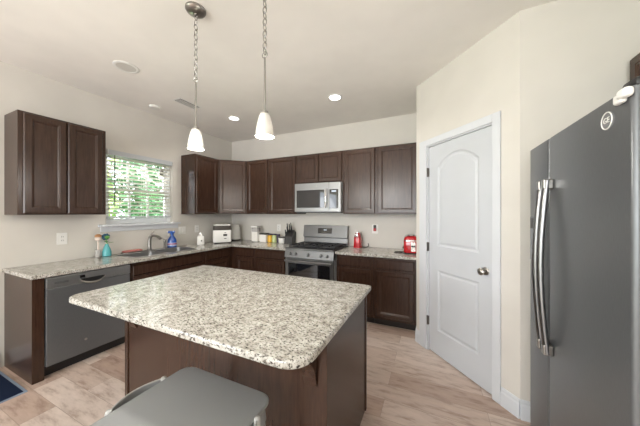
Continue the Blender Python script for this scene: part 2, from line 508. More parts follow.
bl = thing('window_blind', 'white horizontal slat blind with grey valance hanging in the sink window', 'blind', (0, 0, 0))
MB().box(-0.05, 0.03, WY0+0.012, WY1-0.022, 2.150, 2.212, 0.004).build('valance', M['valance'], bl)
MB().box(-0.045, 0.034, WY0+0.002, WY0+0.013, 2.147, 2.212, 0.003).build('valance_clip', M['white_plastic'], bl)
sl = MB()
nsl = 15
for k in range(nsl):
    z = 2.125-k*0.0495
    rr = []
    for y in (WY0+0.018, WY1-0.035):
        ring = []
        for q in range(5):
            u = -1+q/2
            ring.append((-0.012+u*0.0235, y, z+0.0045*(1-u*u)+0.0085*u+0.0012))
        for q in range(4, -1, -1):
            u = -1+q/2
            ring.append((-0.012+u*0.0235, y, z+0.0045*(1-u*u)+0.0085*u-0.0012))
        rr.append(ring)
    sl.rings(rr)
sl.build('slats', M['blind'], bl)
MB().box(-0.037, 0.014, WY0+0.016, WY1-0.034, 1.365, 1.388, 0.004).build('bottom_rail', M['valance'], bl)
cd = MB()
for y in (WY0+0.15, (WY0+WY1)/2, WY1-0.17):
    cd.box(0.011, 0.0125, y-0.002, y+0.002, 1.38, 2.15).box(-0.037, -0.0355, y-0.002, y+0.002, 1.38, 2.15)
cd.build('ladder_cord', M['blind'], bl)
MB().tube([(0.036, -2.00, 2.15), (0.038, -2.00, 1.50)], 0.005, 8).build('tilt_wand', M['brown_grey'], bl, label='thin dark tilt wand')
tag(MB().box(-0.075, -0.058, -1.385, -1.330, 1.985, 2.095, 0.004).build('window_sensor', M['dark_grey']), 'small dark grey rectangular sensor fixed high on the window frame', 'sensor')

# ------------------------------------------------------------------ outside: lawn and trees seen through the blind
struct(MB().box(-40, -TH-0.02, -30, 30, -0.5, -0.4).build('ground', M['grass']))
def tree(label, x, y, h, r, m, n, z0=0.2, leaf=0.13):
    t = thing('garden_tree', label, 'tree', (x, y, -0.4), 0, 'trees outside the sink window')
    MB().tube([(0, 0, 0), (0.05, 0.03, h*0.3), (0, -0.04, h*0.65), (0.04, 0, h*0.9)], [0.10, 0.08, 0.05, 0.02], 8).build('trunk', M['bark'], t)
    fo = MB()
    for k in range(n):
        a = random.uniform(0, 2*PI); u = random.uniform(-1, 1); q = random.random()**0.4
        s2 = math.sqrt(1-u*u)
        wob = 0.8+0.3*math.sin(3*a+x)*math.cos(4*u)
        p = Vector((r*wob*q*s2*math.cos(a), r*wob*q*s2*math.sin(a), z0+(h-z0)*(0.5+0.5*u*q*wob)))
        d = Vector((random.gauss(0, 1), random.gauss(0, 1), random.gauss(0, 1))).normalized()
        e = d.cross(Vector((random.gauss(0, 1), random.gauss(0, 1), random.gauss(0, 1)))).normalized()
        L = leaf*random.uniform(0.6, 1.2); W = L*0.45
        vs = [fo.bm.verts.new(p+c) for c in (d*L*0.5, e*W*0.5, -d*L*0.5, -e*W*0.5)]
        fo.bm.faces.new(vs)
    fo.build('foliage', m, t)
    return t
tree('sunlit yellow green tree nearest the left side of the window', -4.2, -0.9, 4.2, 1.15, M['leaf_a'], 1100, leaf=0.3)
tree('darker green tree behind the middle of the window', -7.2, 2.2, 5.6, 1.7, M['leaf_b'], 1300, leaf=0.34)
tree('light green tree showing at the right of the window', -4.6, 3.3, 4.6, 1.25, M['leaf_a'], 1100, leaf=0.3)
tree('low deep green shrub under the trees outside', -4.2, 1.15, 2.9, 0.8, M['leaf_b'], 1300, 0.1, 0.22)

# ------------------------------------------------------------------ wall cabinets
UZ0, UZ1, UD = 1.414, 2.345, 0.31
hgt = UZ1-UZ0
def upper(label, loc, rz, w, splits=1, z0=0.0, d=UD, group='espresso wall cabinets', z1=None, e=0.018):
    z1 = hgt if z1 is None else z1
    if splits == 1: doors = [(e, w-e, z0+0.012, z1-0.012)]
    else: doors = [(e, w/2-0.003, z0+0.012, z1-0.012), (w/2+0.003, w-e, z0+0.012, z1-0.012)]
    return cabinet('wall_cabinet', label, loc, rz, w, d, z0, z1, doors=doors, group=group)
upper('dark brown two door wall cabinet left of the sink window', (0, -2.862, UZ0), PI/2, 0.645, 2, e=0.03)
upper('dark brown one door wall cabinet right of the sink window', (0, -1.085, UZ0), PI/2, 0.455)
# diagonal corner cabinet
cc = thing('corner_wall_cabinet', 'dark brown diagonal corner wall cabinet between the two runs', 'cabinet', (0, 0, UZ0), 0, 'espresso wall cabinets')
pent = [(0.0, 0.0), (0.0, -0.63), (UD, -0.63), (0.65, -UD), (0.65, 0.0)]
stacked_slab(MB(), [(pent, 0.0), (pent, hgt)]).build('body', M['wood_dark'], cc)
a, b = Vector((UD, -0.63, 0)), Vector((0.65, -UD, 0))
ang = math.atan2(b.y-a.y, b.x-a.x)
dm = door_mesh(0.014, (b-a).length-0.014, 0.012, hgt-0.012, -0.021)
dm.xf(Matrix.Translation(a) @ Matrix.Rotation(ang, 4, 'Z'))
dm.build('door', M['wood_dark'], cc)
upper('dark brown narrow wall cabinet just right of the diagonal corner cabinet', (0.65, 0, UZ0), 0, 0.472)
upper('dark brown wall cabinet just left of the microwave', (1.122, 0, UZ0), 0, 0.546)
upper('short dark brown two door wall cabinet above the microwave', (1.668, 0, UZ0), 0, 0.776, 2, z0=0.475)
upper('dark brown wall cabinet just right of the microwave', (2.444, 0, UZ0), 0, 0.486)
upper('dark brown wall cabinet at the right end, above the red toaster', (2.930, 0, UZ0), 0, 0.538)
upper('dark brown wall cabinet above the refrigerator', (XR, -1.60, 1.98), -PI/2, 0.95, 2, z0=0.0, d=0.30, z1=0.375)

# ------------------------------------------------------------------ base cabinets
BH, BD = 0.879, 0.59
def base(label, loc, rz, w, drawers=1, doors=1, open_top=False):
    e = 0.027
    drs = [(e, w-e, 0.727, 0.848)] if drawers else []
    if doors == 1: ds = [(e, w-e, 0.125, 0.707)]
    else: ds = [(e, w/2-0.004, 0.125, 0.707), (w/2+0.004, w-e, 0.125, 0.707)]
    return cabinet('base_cabinet', label, loc, rz, w, BD, 0, BH, doors=ds, drawers=drs, toe=0.095, group='espresso base cabinets', open_top=open_top)
# finished end by the blue rug
ep = thing('cabinet_end_panel', 'dark brown end panel of the sink run beside the navy rug', 'panel', (0, -2.862, 0), 0)
MB().box(0.0, 0.612, 0, 0.02, 0, BH, 0.002).build('panel', M['wood_dark'], ep)
MB().box(0.592, 0.612, 0.02, 0.072, 0, BH).build('filler_strip', M['wood_dark'], ep)
base('dark brown sink base cabinet with two doors, under the faucet', (0.004, -2.132, 0), PI/2, 0.965, 1, 2, True)
base('dark brown base cabinet between sink base and corner, below the white cooker', (0.004, -1.162, 0), PI/2, 0.50)
cb = thing('corner_base_cabinet', 'dark brown blind corner base under the counter corner', 'cabinet', (0, 0, 0), 0, 'espresso base cabinets')
stacked_slab(MB(), [([(0.005, -0.005), (0.005, -0.657), (0.59, -0.657), (0.59, -0.59), (0.66, -0.59), (0.66, -0.005)], 0.095), ([(0.005, -0.005), (0.005, -0.657), (0.59, -0.657), (0.59, -0.59), (0.66, -0.59), (0.66, -0.005)], BH)]).build('body', M['wood_dark'], cb)
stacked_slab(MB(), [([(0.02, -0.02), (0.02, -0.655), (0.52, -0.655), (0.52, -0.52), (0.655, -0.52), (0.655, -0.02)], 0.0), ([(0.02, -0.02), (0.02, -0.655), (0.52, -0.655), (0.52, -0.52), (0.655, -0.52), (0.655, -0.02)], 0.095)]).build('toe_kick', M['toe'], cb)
base('dark brown narrow base cabinet right of the counter corner, below the glass canister', (0.665, 0, 0), 0, 0.399)
base('dark brown base cabinet just left of the gas range', (1.068, -0.004, 0), 0, 0.597)
base('dark brown base cabinet just right of the gas range', (2.452, 0, 0), 0, 0.498)
base('dark brown base cabinet under the red toaster, next to the pantry wall', (2.954, 0, 0), 0, 0.510)

# ------------------------------------------------------------------ worktops
CZ0, CZ = 0.880, 0.914
CX = 0.648
sink = (0.115, 0.525, -2.02, -1.21)
outl = [(0.002, -0.002), (0.002, -2.876)] + [(CX-0.012, -2.876), (CX-0.003, -2.873), (CX, -2.864)] + [(CX, -CX), (1.668, -CX), (1.668, -0.002)]
def ins(o, c, k): return o
ct = MB().slab(outl, [rrect(*sink, 0.05)], CZ0, CZ)
cto = ct.build('granite_countertop', M['granite'])
bv = cto.modifiers.new('bevel', 'BEVEL'); bv.width = 0.005; bv.segments = 2; bv.limit_method = 'ANGLE'; bv.angle_limit = math.radians(60)
tag(cto, 'L shaped speckled granite worktop along the window wall and back wall', 'countertop')
o = MB().box(2.448, 3.468, -CX, -0.002, CZ0, CZ, 0.005).build('granite_countertop', M['granite'])
tag(o, 'straight speckled granite worktop right of the range under the red toaster', 'countertop')

# sink set in the worktop
sk = thing('kitchen_sink', 'stainless steel double bowl sink set in the granite worktop', 'sink', (0, 0, 0))
x0, x1, y0, y1 = sink
rim = MB()
rim.rings([[(p[0], p[1], z) for p in rrect(x0-i, x1+i, y0-i, y1+i, 0.05+i if 0.05+i > 0 else 0.01)] for i, z in ((0.012, CZ+0.0005), (0.010, CZ+0.004), (-0.004, CZ+0.004), (-0.010, CZ-0.004), (-0.010, CZ-0.02))], cap0=False, cap1=False)
rim.build('rim', M['steel_bright'], sk, True)
ymid = (y0+y1)/2
for a, b in ((y0+0.012, ymid-0.012), (ymid+0.012, y1-0.012)):
    bw = MB()
    bw.rings([[(p[0], p[1], z) for p in rrect(x0+0.012+i, x1-0.012-i, a+i, b-i, 0.045)] for i, z in ((0, CZ-0.006), (0.004, CZ-0.12), (0.03, CZ-0.185), (0.10, CZ-0.19))], cap0=False)
    bw.build('bowl', M['steel_bright'], sk, True)
MB().box(x0+0.012, x1-0.012, ymid-0.0115, ymid+0.0115, CZ-0.03, CZ-0.002, 0.004).build('divider', M['steel_bright'], sk)

# ------------------------------------------------------------------ dishwasher
dw = thing('dishwasher', 'dark grey dishwasher with pocket handle under the worktop by the end panel', 'dishwasher', (0, -2.788, 0), PI/2)
W = 0.652
MB().box(0.004, W-0.004, -0.585, -0.02, 0.10, 0.872).build('tub', M['dark_grey'], dw)
MB().box(0.006, W-0.006, -0.545, -0.02, 0.0, 0.098).build('toe_kick', M['black'], dw)
dd = MB().box(0.004, W-0.004, -0.628, -0.586, 0.105, 0.772, 0.006)
dd.build('door', M['slate'], dw)
# top strip with curved dip round the pocket
pk0, pk1 = 0.245, 0.40
st = MB()
def dip(n=12):
    return [(pk0+(pk1-pk0)*k/n, 0.775) for k in range(n+1)]
st.box(0.004, W-0.004, -0.631, -0.586, 0.775, 0.868, 0.005)
st.build('control_strip', M['slate_light'], dw)
hd = MB()
pts = []
for k in range(15):
    u = k/14
    pts.append((pk0-0.02+(pk1-pk0+0.04)*u, -0.640-0.014*math.sin(PI*u), 0.806-0.040*math.sin(PI*u)**0.7))
hd.tube(pts, [0.004+0.006*math.sin(PI*k/14) for k in range(15)], 8)
hd.build('handle', M['nickel'], dw, True)
pkm = MB()
ring = [(p[0], -0.633, p[2]-0.001) for p in pts]
top = [(pts[-1][0]-0.01, -0.633, 0.812), (pts[0][0]+0.01, -0.633, 0.812)]
poly = ring+top
pkm.rings([[(x, y, z) for x, y, z in poly], [(x, -0.6285, z) for x, y, z in poly]])
pkm.build('handle_pocket', M['black'], dw)
MB().box(0.225, 0.262, -0.634, -0.630, 0.822, 0.846, 0.001).build('display', M['glass_black'], dw)
MB().box(0.055, 0.145, -0.6328, -0.630, 0.808, 0.828).build('vent_slot', M['slate'], dw)
MB().lathe([(0.011, -0.6275), (0.011, -0.6305), (0.009, -0.631)], (0.27, 0, 0.23), 18, ax='y').build('badge', M['nickel'], dw)

# ------------------------------------------------------------------ gas range
RX0, RX1 = 1.678, 2.438
rg = thing('gas_range', 'stainless steel gas range with black grates below the microwave', 'range', ((RX0+RX1)/2, 0, 0))
w2 = (RX1-RX0)/2
MB().box(-w2, w2, -0.630, -0.03, 0.02, 0.895).build('body', M['case_grey'], rg)
MB().box(-w2, w2, -0.660, -0.03, 0.895, 0.922, 0.006).build('cooktop', M['iron'], rg)
MB().box(-w2, w2, -0.665, -0.61, 0.902, 0.930, 0.006).build('cooktop_front_rail', M['steel'], rg)
cp = MB()
cp.rings([[(-w2, y, z), (w2, y, z), (w2, y2, z2), (-w2, y2, z2)] for (y, z, y2, z2) in [(-0.60, 0.795, -0.60, 0.902), (-0.685, 0.795, -0.664, 0.902)]])
cp.build('control_panel', M['steel'], rg)
for x in (-0.285, -0.195, 0.0, 0.195, 0.285):
    kb = MB().lathe([(0.026, -0.002), (0.026, -0.008), (0.021, -0.010), (0.020, -0.032), (0.017, -0.036), (0.004, -0.036)], (0, 0, 0), 18, ax='y')
    kb.box(-0.004, 0.004, -0.040, -0.030, -0.018, 0.018, 0.001)
    kb.xf(Matrix.Translation((x, -0.673, 0.848)) @ Matrix.Rotation(math.radians(-11), 4, 'X'))
    kb.build('knob', M['steel'], rg, True)
od = MB().box(-w2+0.003, w2-0.003, -0.672, -0.631, 0.205, 0.785, 0.006).build('oven_door', M['steel'], rg)
MB().box(-w2+0.055, w2-0.055, -0.675, -0.671, 0.29, 0.715, 0.002).build('oven_window', M['glass_black'], od)
oh = MB().tube([(-w2+0.02, -0.715, 0.752), (w2-0.02, -0.715, 0.752)], 0.013, 12)
oh.box(-w2+0.03, -w2+0.055, -0.715, -0.67, 0.742, 0.762, 0.003).box(w2-0.055, w2-0.03, -0.715, -0.67, 0.742, 0.762, 0.003)
oh.build('oven_handle', M['steel'], od, True)
MB().box(-w2+0.003, w2-0.003, -0.668, -0.631, 0.075, 0.198, 0.006).build('storage_drawer', M['steel'], rg)
MB().box(-w2+0.02, w2-0.02, -0.60, -0.05, 0.0, 0.02).build('base', M['black'], rg)
bgd = MB()
bgd.rings([[(x, -0.030, 0.922), (x, -0.095, 0.922), (x, -0.080, 1.03), (x, -0.115, 1.045), (x, -0.085, 1.232), (x, -0.030, 1.232)] for x in (-w2, w2)])
bg_o = bgd.build('backguard', M['steel'], rg)
dsp = MB().box(-0.115, 0.125, -0.004, 0.002, -0.042, 0.042, 0.002)
dsp.xf(Matrix.Translation((0, -0.1005, 1.145)) @ Matrix.Rotation(math.radians(-10.6), 4, 'X'))
dso = dsp.build('display', M['glass_black'], bg_o)
dg = MB()
for k, xx in enumerate((-0.012, 0.0, 0.014, 0.025)): dg.box(xx, xx+0.006, -0.0065, -0.004, 0.006, 0.022)
dg.xf(Matrix.Translation((0, -0.1005, 1.145)) @ Matrix.Rotation(math.radians(-10.6), 4, 'X'))
dg.build('display_digits', M['screen'], bg_o)
# grates: three cast iron sections, burners below
for xc in (-0.245, 0.0, 0.245):
    g = MB(); hw = 0.118; ya, yb2 = -0.585, -0.125; zt = 0.962
    for yy in (ya, yb2, (ya+yb2)/2, ya+0.115, yb2-0.115): g.box(xc-hw, xc+hw, yy-0.006, yy+0.006, zt-0.016, zt, 0.002)
    for xx in (xc-hw+0.006, xc+hw-0.006, xc): g.box(xx-0.006, xx+0.006, ya, yb2, zt-0.016, zt, 0.002)
    for xx in (xc-hw+0.006, xc+hw-0.006):
        for yy in (ya, yb2): g.box(xx-0.006, xx+0.006, yy-0.006, yy+0.006, 0.920, zt-0.012)
    g.build('grate', M['iron'], rg)
for xc, yc, r in ((-0.245, -0.24, 0.035), (-0.245, -0.47, 0.045), (0.0, -0.355, 0.04), (0.245, -0.24, 0.03), (0.245, -0.47, 0.05)):
    MB().lathe([(r+0.012, 0.921), (r+0.012, 0.928), (r, 0.930), (r, 0.940), (r-0.008, 0.943)], (xc, yc, 0), 20).build('burner', M['iron'], rg, True)

# ------------------------------------------------------------------ over-the-range microwave
mw = thing('microwave', 'stainless steel over the range microwave under the short cabinet', 'microwave', ((RX0+RX1)/2+0.003, 0, 1.445))
mh = 0.437; mwid = 0.379
MB().box(-mwid, mwid, -0.375, -0.002, 0, mh, 0.003).build('case', M['case_grey'], mw)
mdx = 0.195
mdo = MB().box(-mwid, mdx, -0.402, -0.376, 0.004, mh-0.002, 0.004).build('door', M['steel_bright'], mw)
MB().box(-mwid+0.035, mdx-0.075, -0.405, -0.401, 0.065, mh-0.105, 0.002).build('door_window', M['glass_black'], mdo)
hb = MB().tube([(mdx-0.035, -0.425, 0.065)]+[(mdx-0.035, -0.428-0.014*math.sin(PI*k/8), 0.075+0.255*k/8) for k in range(9)]+[(mdx-0.035, -0.425, 0.34)], 0.011, 10)
hb.box(mdx-0.043, mdx-0.027, -0.428, -0.40, 0.07, 0.09).box(mdx-0.043, mdx-0.027, -0.428, -0.40, 0.315, 0.335)
hb.build('door_handle', M['chrome'], mdo, True)
cpo = MB().box(mdx+0.003, mwid, -0.402, -0.376, 0.004, mh-0.002, 0.004).build('control_panel', M['steel_bright'], mw)
MB().box(mdx+0.012, mwid-0.038, -0.405, -0.401, 0.055, mh-0.105, 0.002).build('keypad', M['glass_black'], cpo)
MB().box(mdx+0.045, mdx+0.115, -0.4065, -0.4045, mh-0.145, mh-0.122).build('clock_display', M['screen'], cpo)
MB().box(-mwid+0.02, mwid-0.02, -0.36, -0.05, -0.012, 0.0).build('underside_vent', M['black'], mw)
MB().lathe([(0.010, -0.4015), (0.010, -0.4045)], (-0.005, 0, mh-0.05), 16, ax='y').build('badge', M['nickel'], mdo)

# ------------------------------------------------------------------ refrigerator (doors face the island)
FX, FY0, FY1, FZ = 4.18, -1.805, -2.668, 1.815
rf = thing('refrigerator', 'tall slate grey side by side refrigerator with curved chrome handles', 'refrigerator', (FX, FY0, 0), -PI/2)
# local: x from far end to near end, doors at y = 0, case behind (+y)
FW = FY0-FY1; SEAM = 0.275
MB().box(0.004, FW-0.004, 0.072, 0.80, 0.015, FZ-0.018, 0.004).build('case', M['case_grey'], rf)  # case coloured lighter than the doors for the light on its near side
MB().box(0.02, FW-0.02, 0.10, 0.75, 0.0, 0.015).build('foot_rail', M['black'], rf)
def fdoor(a, b, name):
    mb = MB()
    out = rrect(a, b, 0, 0.068, [0.014, 0.014, 0.004, 0.004], 5)
    stacked_slab(mb, [(rrect(a+0.004, b-0.004, 0.004, 0.064, [0.012, 0.012, 0.003, 0.003], 5), 0.06), (out, 0.064), (out, FZ-0.004), (rrect(a+0.004, b-0.004, 0.004, 0.064, [0.012, 0.012, 0.003, 0.003], 5), FZ)])
    return mb.build(name, M['slate'], rf, True)
fz_o = fdoor(0, SEAM-0.003, 'freezer_door'); fd_o = fdoor(SEAM+0.003, FW, 'fridge_door')
MB().box(0.01, FW-0.01, 0.02, 0.07, 0.015, 0.058).build('kick_grille', M['dark_grey'], rf)
def fhandle(x, par):
    z0, z1 = 0.725, 1.595
    mb = MB(); rr = []
    n = 22
    for k in range(n+1):
        u = k/n; z = z0+(z1-z0)*u
        y = -0.022-0.026*math.sin(PI*u)
        rr.append([(x+0.019*math.cos(q*2*PI/14), y+0.014*math.sin(q*2*PI/14), z) for q in range(14)])
    mb.rings(rr)
    h = mb.build('handle', M['handle_steel'], par, True)
    MB().box(x-0.017, x+0.017, -0.040, 0.0, z0-0.005, z0+0.045, 0.005).build('handle_mount', M['nickel'], h)
    MB().box(x-0.017, x+0.017, -0.040, 0.0, z1-0.045, z1+0.005, 0.005).build('handle_mount', M['nickel'], h)
fhandle(SEAM-0.024, fz_o); fhandle(SEAM+0.042, fd_o)
dp = MB().box(0.02, 0.13, -0.004, 0.003, 1.15, 1.41, 0.002).build('dispenser', M['glass_black'], fz_o)
MB().box(0.03, 0.12, -0.0055, -0.0035, 1.34, 1.40).build('dispenser_panel', M['dark_grey'], dp)
# round monogram badge
bx, bz = FW-0.112, 1.744
bdg = MB().lathe([(0.031, 0.001), (0.031, -0.004), (0.028, -0.0055), (0.025, -0.004), (0.004, -0.0045)], (bx, 0, bz), 32, ax='y').build('badge', M['badge_face'], fd_o, True)
MB().tube([(bx+0.028*math.cos(2*PI*k/28), -0.005, bz+0.028*math.sin(2*PI*k/28)) for k in range(28)], 0.0022, 6, closed=True).build('badge_ring', M['white_plastic'], bdg, True)
cu = bpy.data.curves.new('monogram', 'FONT'); cu.body = 'GE'; cu.size = 0.027; cu.align_x = 'CENTER'; cu.align_y = 'CENTER'; cu.extrude = 0.0008
tmp = bpy.data.objects.new('monogram_curve', cu); COL.objects.link(tmp)
bpy.context.view_layer.update()
me = bpy.data.meshes.new_from_object(tmp.evaluated_get(bpy.context.evaluated_depsgraph_get()))
bpy.data.objects.remove(tmp)
me.materials.clear(); me.materials.append(M['white_plastic'])
mo = bpy.data.objects.new('monogram', me); COL.objects.link(mo); mo.parent = bdg
mo.location = (bx, -0.0058, bz); mo.rotation_euler = (PI/2, 0, 0)
# hinge cover on top, child latch on the top corner
MB().box(FW-0.075, FW-0.008, 0.01, 0.13, FZ, FZ+0.028, 0.010).build('hinge_cover', M['black'], rf, True)
lt = thing('door_latch', 'white plastic child safety latch on the top front corner of refrigerator', 'latch', (FX, FY1+0.06, FZ), -PI/2)
def blob(mb, x0, x1, y0, y1, z0, z1):
    mb.box(x0, x1, y0, y1, z0, z1, min(x1-x0, y1-y0, z1-z0)*0.42, 4)
    return mb
blob(MB(), 0.006, 0.044, -0.020, -0.001, -0.044, -0.012).build('pad', M['white_plastic'], lt, True)
blob(MB(), 0.032, 0.074, -0.026, -0.001, -0.036, -0.006).build('strap', M['white_plastic'], lt, True)

# ------------------------------------------------------------------ island
IX0, IX1, IY0, IY1 = 1.604, 3.192, -2.68, -1.945
isl = thing('kitchen_island', 'dark brown island cabinet under the granite slab', 'island', (0, 0, 0))
MB().box(IX0+0.02, IX1-0.02, IY0+0.02, IY1-0.02, 0.09, 0.879).build('body', M['wood_dark'], isl)
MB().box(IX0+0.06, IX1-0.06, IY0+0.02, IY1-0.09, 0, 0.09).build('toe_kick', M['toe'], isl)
MB().box(IX0, IX1, IY0, IY0+0.019, 0, 0.879, 0.002).build('back_panel', M['wood_dark'], isl)
MB().box(IX1-0.019, IX1, IY0+0.02, IY1, 0, 0.879, 0.002).build('side_panel', M['wood_dark'], isl)
MB().box(IX0, IX0+0.019, IY0+0.02, IY1, 0, 0.879, 0.002).build('side_panel', M['wood_dark'], isl)
MB().box(IX1-0.001, IX1+0.006, IY1-0.024, IY1+0.002, 0.0, 0.879, 0.001).build('corner_strip', M['wood_dark'], isl)
MB().box(IX1-0.036, IX1+0.005, IY0-0.006, IY0+0.012, 0.0, 0.879, 0.001).build('corner_strip', M['wood_dark'], isl)
MB().box(IX0-0.004, IX0+0.03, IY0-0.006, IY0+0.012, 0.0, 0.879, 0.001).build('corner_strip', M['wood_dark'], isl)
for k in range(3):
    xa = IX0+0.03+k*0.512
    dmi = door_mesh(0, 0.50, 0.12, 0.70, 0); dmi.xf(Matrix.Translation((xa+0.50, IY1+0.0, 0)) @ Matrix.Rotation(PI, 4, 'Z')); dmi.build('door', M['wood_dark'], isl)
    dmi = drawer_mesh(0, 0.50, 0.722, 0.85, 0); dmi.xf(Matrix.Translation((xa+0.50, IY1+0.0, 0)) @ Matrix.Rotation(PI, 4, 'Z')); dmi.build('drawer', M['wood_dark'], isl)
for xc in (IX0+0.10, IX1-0.078):
    cbm = MB()
    prof = [(0, 0.879), (-0.24, 0.879), (-0.24, 0.845)]
    for k in range(13):
        a = PI/2*k/12
        prof.append((-0.225+0.205*math.sin(a)*1.0, 0.840-0.17*(1-math.cos(a))-0.02*math.sin(2*a)))
    prof.append((0, 0.62))
    cbm.rings([[(x, IY0-0.006+y, z) for y, z in prof] for x in (xc-0.034, xc+0.034)])
    cbm.build('corbel', M['wood_dark'], isl)
TX0, TX1, TY0, TY1 = 1.562, 3.240, -2.998, -1.965
tp = MB()
def top_outline(i):
    return rrect(TX0+i, TX1-i, TY0+i, TY1-i, [0.075-i, 0.105-i, 0.018, 0.02], 8)
stacked_slab(tp, [(top_outline(0.006), CZ0), (top_outline(0.001), CZ0+0.005), (top_outline(0.0), CZ0+0.012), (top_outline(0.0), CZ-0.008), (top_outline(0.002), CZ-0.003), (top_outline(0.007), CZ)])
tag(tp.build('island_countertop', M['granite']), 'large speckled granite slab with rounded corners on the island', 'countertop')

# ------------------------------------------------------------------ stool in front of the island
st = thing('counter_stool', 'grey metal stool with flat rounded seat in front of island', 'stool', (2.720, -3.07, 0))
sx, sy0, sy1, sz = 0.277, -0.30, 0.256, 0.62
seat = MB()
def so(i): return rrect(-sx+i, sx-i, sy0+i, sy1-i, 0.058, 7)
stacked_slab(seat, [(so(0.010), sz-0.022), (so(0.003), sz-0.020), (so(0.0), sz-0.012), (so(0.0), sz-0.006), (so(0.004), sz-0.001), (so(0.010), sz)])
seat.build('seat', M['seat_grey'], st, True)
ap = MB()
ap.rings([[(p[0], p[1], z) for p in rrect(-sx+i, sx-i, sy0+i, sy1-i, 0.05, 7)] for i, z in ((0.016, sz-0.021), (0.010, sz-0.085), (0.014, sz-0.085), (0.020, sz-0.021))], closed=True)
ap.build('apron', M['seat_grey'], st, True)
for a in (-1, 1):
    for b, yy in ((-1, sy0), (1, sy1)):
        lg = MB()
        p0 = Vector((a*(sx-0.045), yy-b*0.045, sz-0.03)); p1 = Vector((a*(sx-0.01), yy-b*0.01, 0.012))
        lg.tube([p0, p0.lerp(p1, 0.5), p1], [0.020, 0.017, 0.014], 12)
        l = lg.build('leg', M['seat_grey'], st, True)
        MB().lathe([(0.018, 0.0), (0.018, 0.016), (0.014, 0.022)], (p1.x, p1.y, 0), 12).build('foot_cap', M['black'], l, True)
fr = MB()
for (xa, ya, xb, yb2) in ((-1, sy0, 1, sy0), (-1, sy1, 1, sy1)):
    fr.tube([(xa*(sx-0.024), ya*0.93, 0.22), (xb*(sx-0.024), yb2*0.93, 0.22)], 0.009, 8)
for s_ in (-1, 1): fr.tube([(s_*(sx-0.024), sy0*0.93, 0.22), (s_*(sx-0.024), sy1*0.93, 0.22)], 0.009, 8)
fr.build('footrest', M['seat_grey'], st, True)
for a in (-1, 1):
    pts = [(a*(sx+0.010+0.036*math.sin(PI*k/16)), 0.128-0.225*k/16, sz-0.020) for k in range(17)]
    rail = MB().strip(pts, 0.005, 0.034)
    ro = rail.build('side_rail', M['seat_grey'], st, True)
    MB().tube([(p[0], p[1], p[2]+0.018) for p in pts], 0.0035, 8).build('rail_edge', M['seat_light'], ro, True, label='pale rolled edge of the side rail')
    for p in (pts[0], pts[-1]):
        MB().lathe([(0.013, -0.022), (0.014, 0.012), (0.011, 0.022), (0.004, 0.026)], (p[0], p[1], p[2]), 12).build('end_cap', M['seat_light'], ro, True, label='pale rounded cap')
    MB().box(min(a*(sx-0.02), a*(sx+0.012)), max(a*(sx-0.02), a*(sx+0.012)), -0.105, 0.135, sz-0.045, sz-0.026, 0.003).build('rail_bracket', M['seat_grey'], st)

# ------------------------------------------------------------------ rug at the left end
rgm = thing('doormat', 'navy blue rug with pale border on floor beside end panel', 'rug', (0, 0, 0))
MB().box(0.02, 0.69, -3.75, -2.905, 0.0, 0.008, 0.003).build('rug_border', M['rug_edge'], rgm)
MB().box(0.02, 0.675, -3.73, -2.925, 0.006, 0.012, 0.002).build('rug_pile', M['rug'], rgm)

# ------------------------------------------------------------------ ceiling fittings and pendants
def can_light(label, x, y, lit, r=0.092):
    t = thing('recessed_light', label, 'ceiling light', (x, y, H), 0, 'recessed ceiling lights')
    MB().lathe([(r*0.74, -0.001), (r*0.76, -0.007), (r*0.86, -0.009), (r, -0.004), (r, -0.0005)], (0, 0, 0), 28, False, False).build('trim_ring', M['white_plastic'], t, True)
    MB().lathe([(r*0.76, -0.004), (r*0.755, -0.0045), (0.002, -0.0048)], (0, 0, 0), 28).build('lens', M['led'] if lit else M['led_off'], t)
    if lit:
        d = bpy.data.lights.new('can_lamp', 'SPOT'); d.energy = 38; d.color = (1.0, 0.95, 0.88); d.spot_size = math.radians(150); d.spot_blend = 0.6
        d.shadow_soft_size = 0.07
        o = bpy.data.objects.new('can_lamp', d); COL.objects.link(o); o.parent = t; o.location = (0, 0, -0.03)
can_light('lit recessed ceiling light in front of the wall cabinets, right of both pendants', 2.554, -0.922, True)
can_light('lit recessed ceiling light near the room corner between the pendants', 0.95, -0.928, True)
can_light('unlit recessed ceiling light nearest the left wall cabinet', 0.945, -2.34, False, 0.105)
sd = thing('smoke_detector', 'small white round disc on ceiling above the sink window', 'detector', (0.29, -1.667, H))
MB().lathe([(0.068, -0.0005), (0.068, -0.014), (0.058, -0.024), (0.004, -0.026)], (0, 0, 0), 24).build('cover', M['white_plastic'], sd, True)
vt = thing('ceiling_vent', 'small louvred white ceiling vent beside left pendant chain', 'vent', (0.765, -1.553, H), 0)
MB().box(-0.075, 0.075, -0.155, 0.155, -0.006, -0.0005, 0.002).build('frame', M['white_plastic'], vt)
MB().box(-0.055, 0.055, -0.135, 0.135, -0.0075, -0.0062).build('duct_opening', M['brown_grey'], vt)
lv = MB()
for k in range(6): lv.box(-0.05+k*0.018, -0.047+k*0.018, -0.133, 0.133, -0.012, -0.0077)
lv.build('louvres', M['white_plastic'], vt)

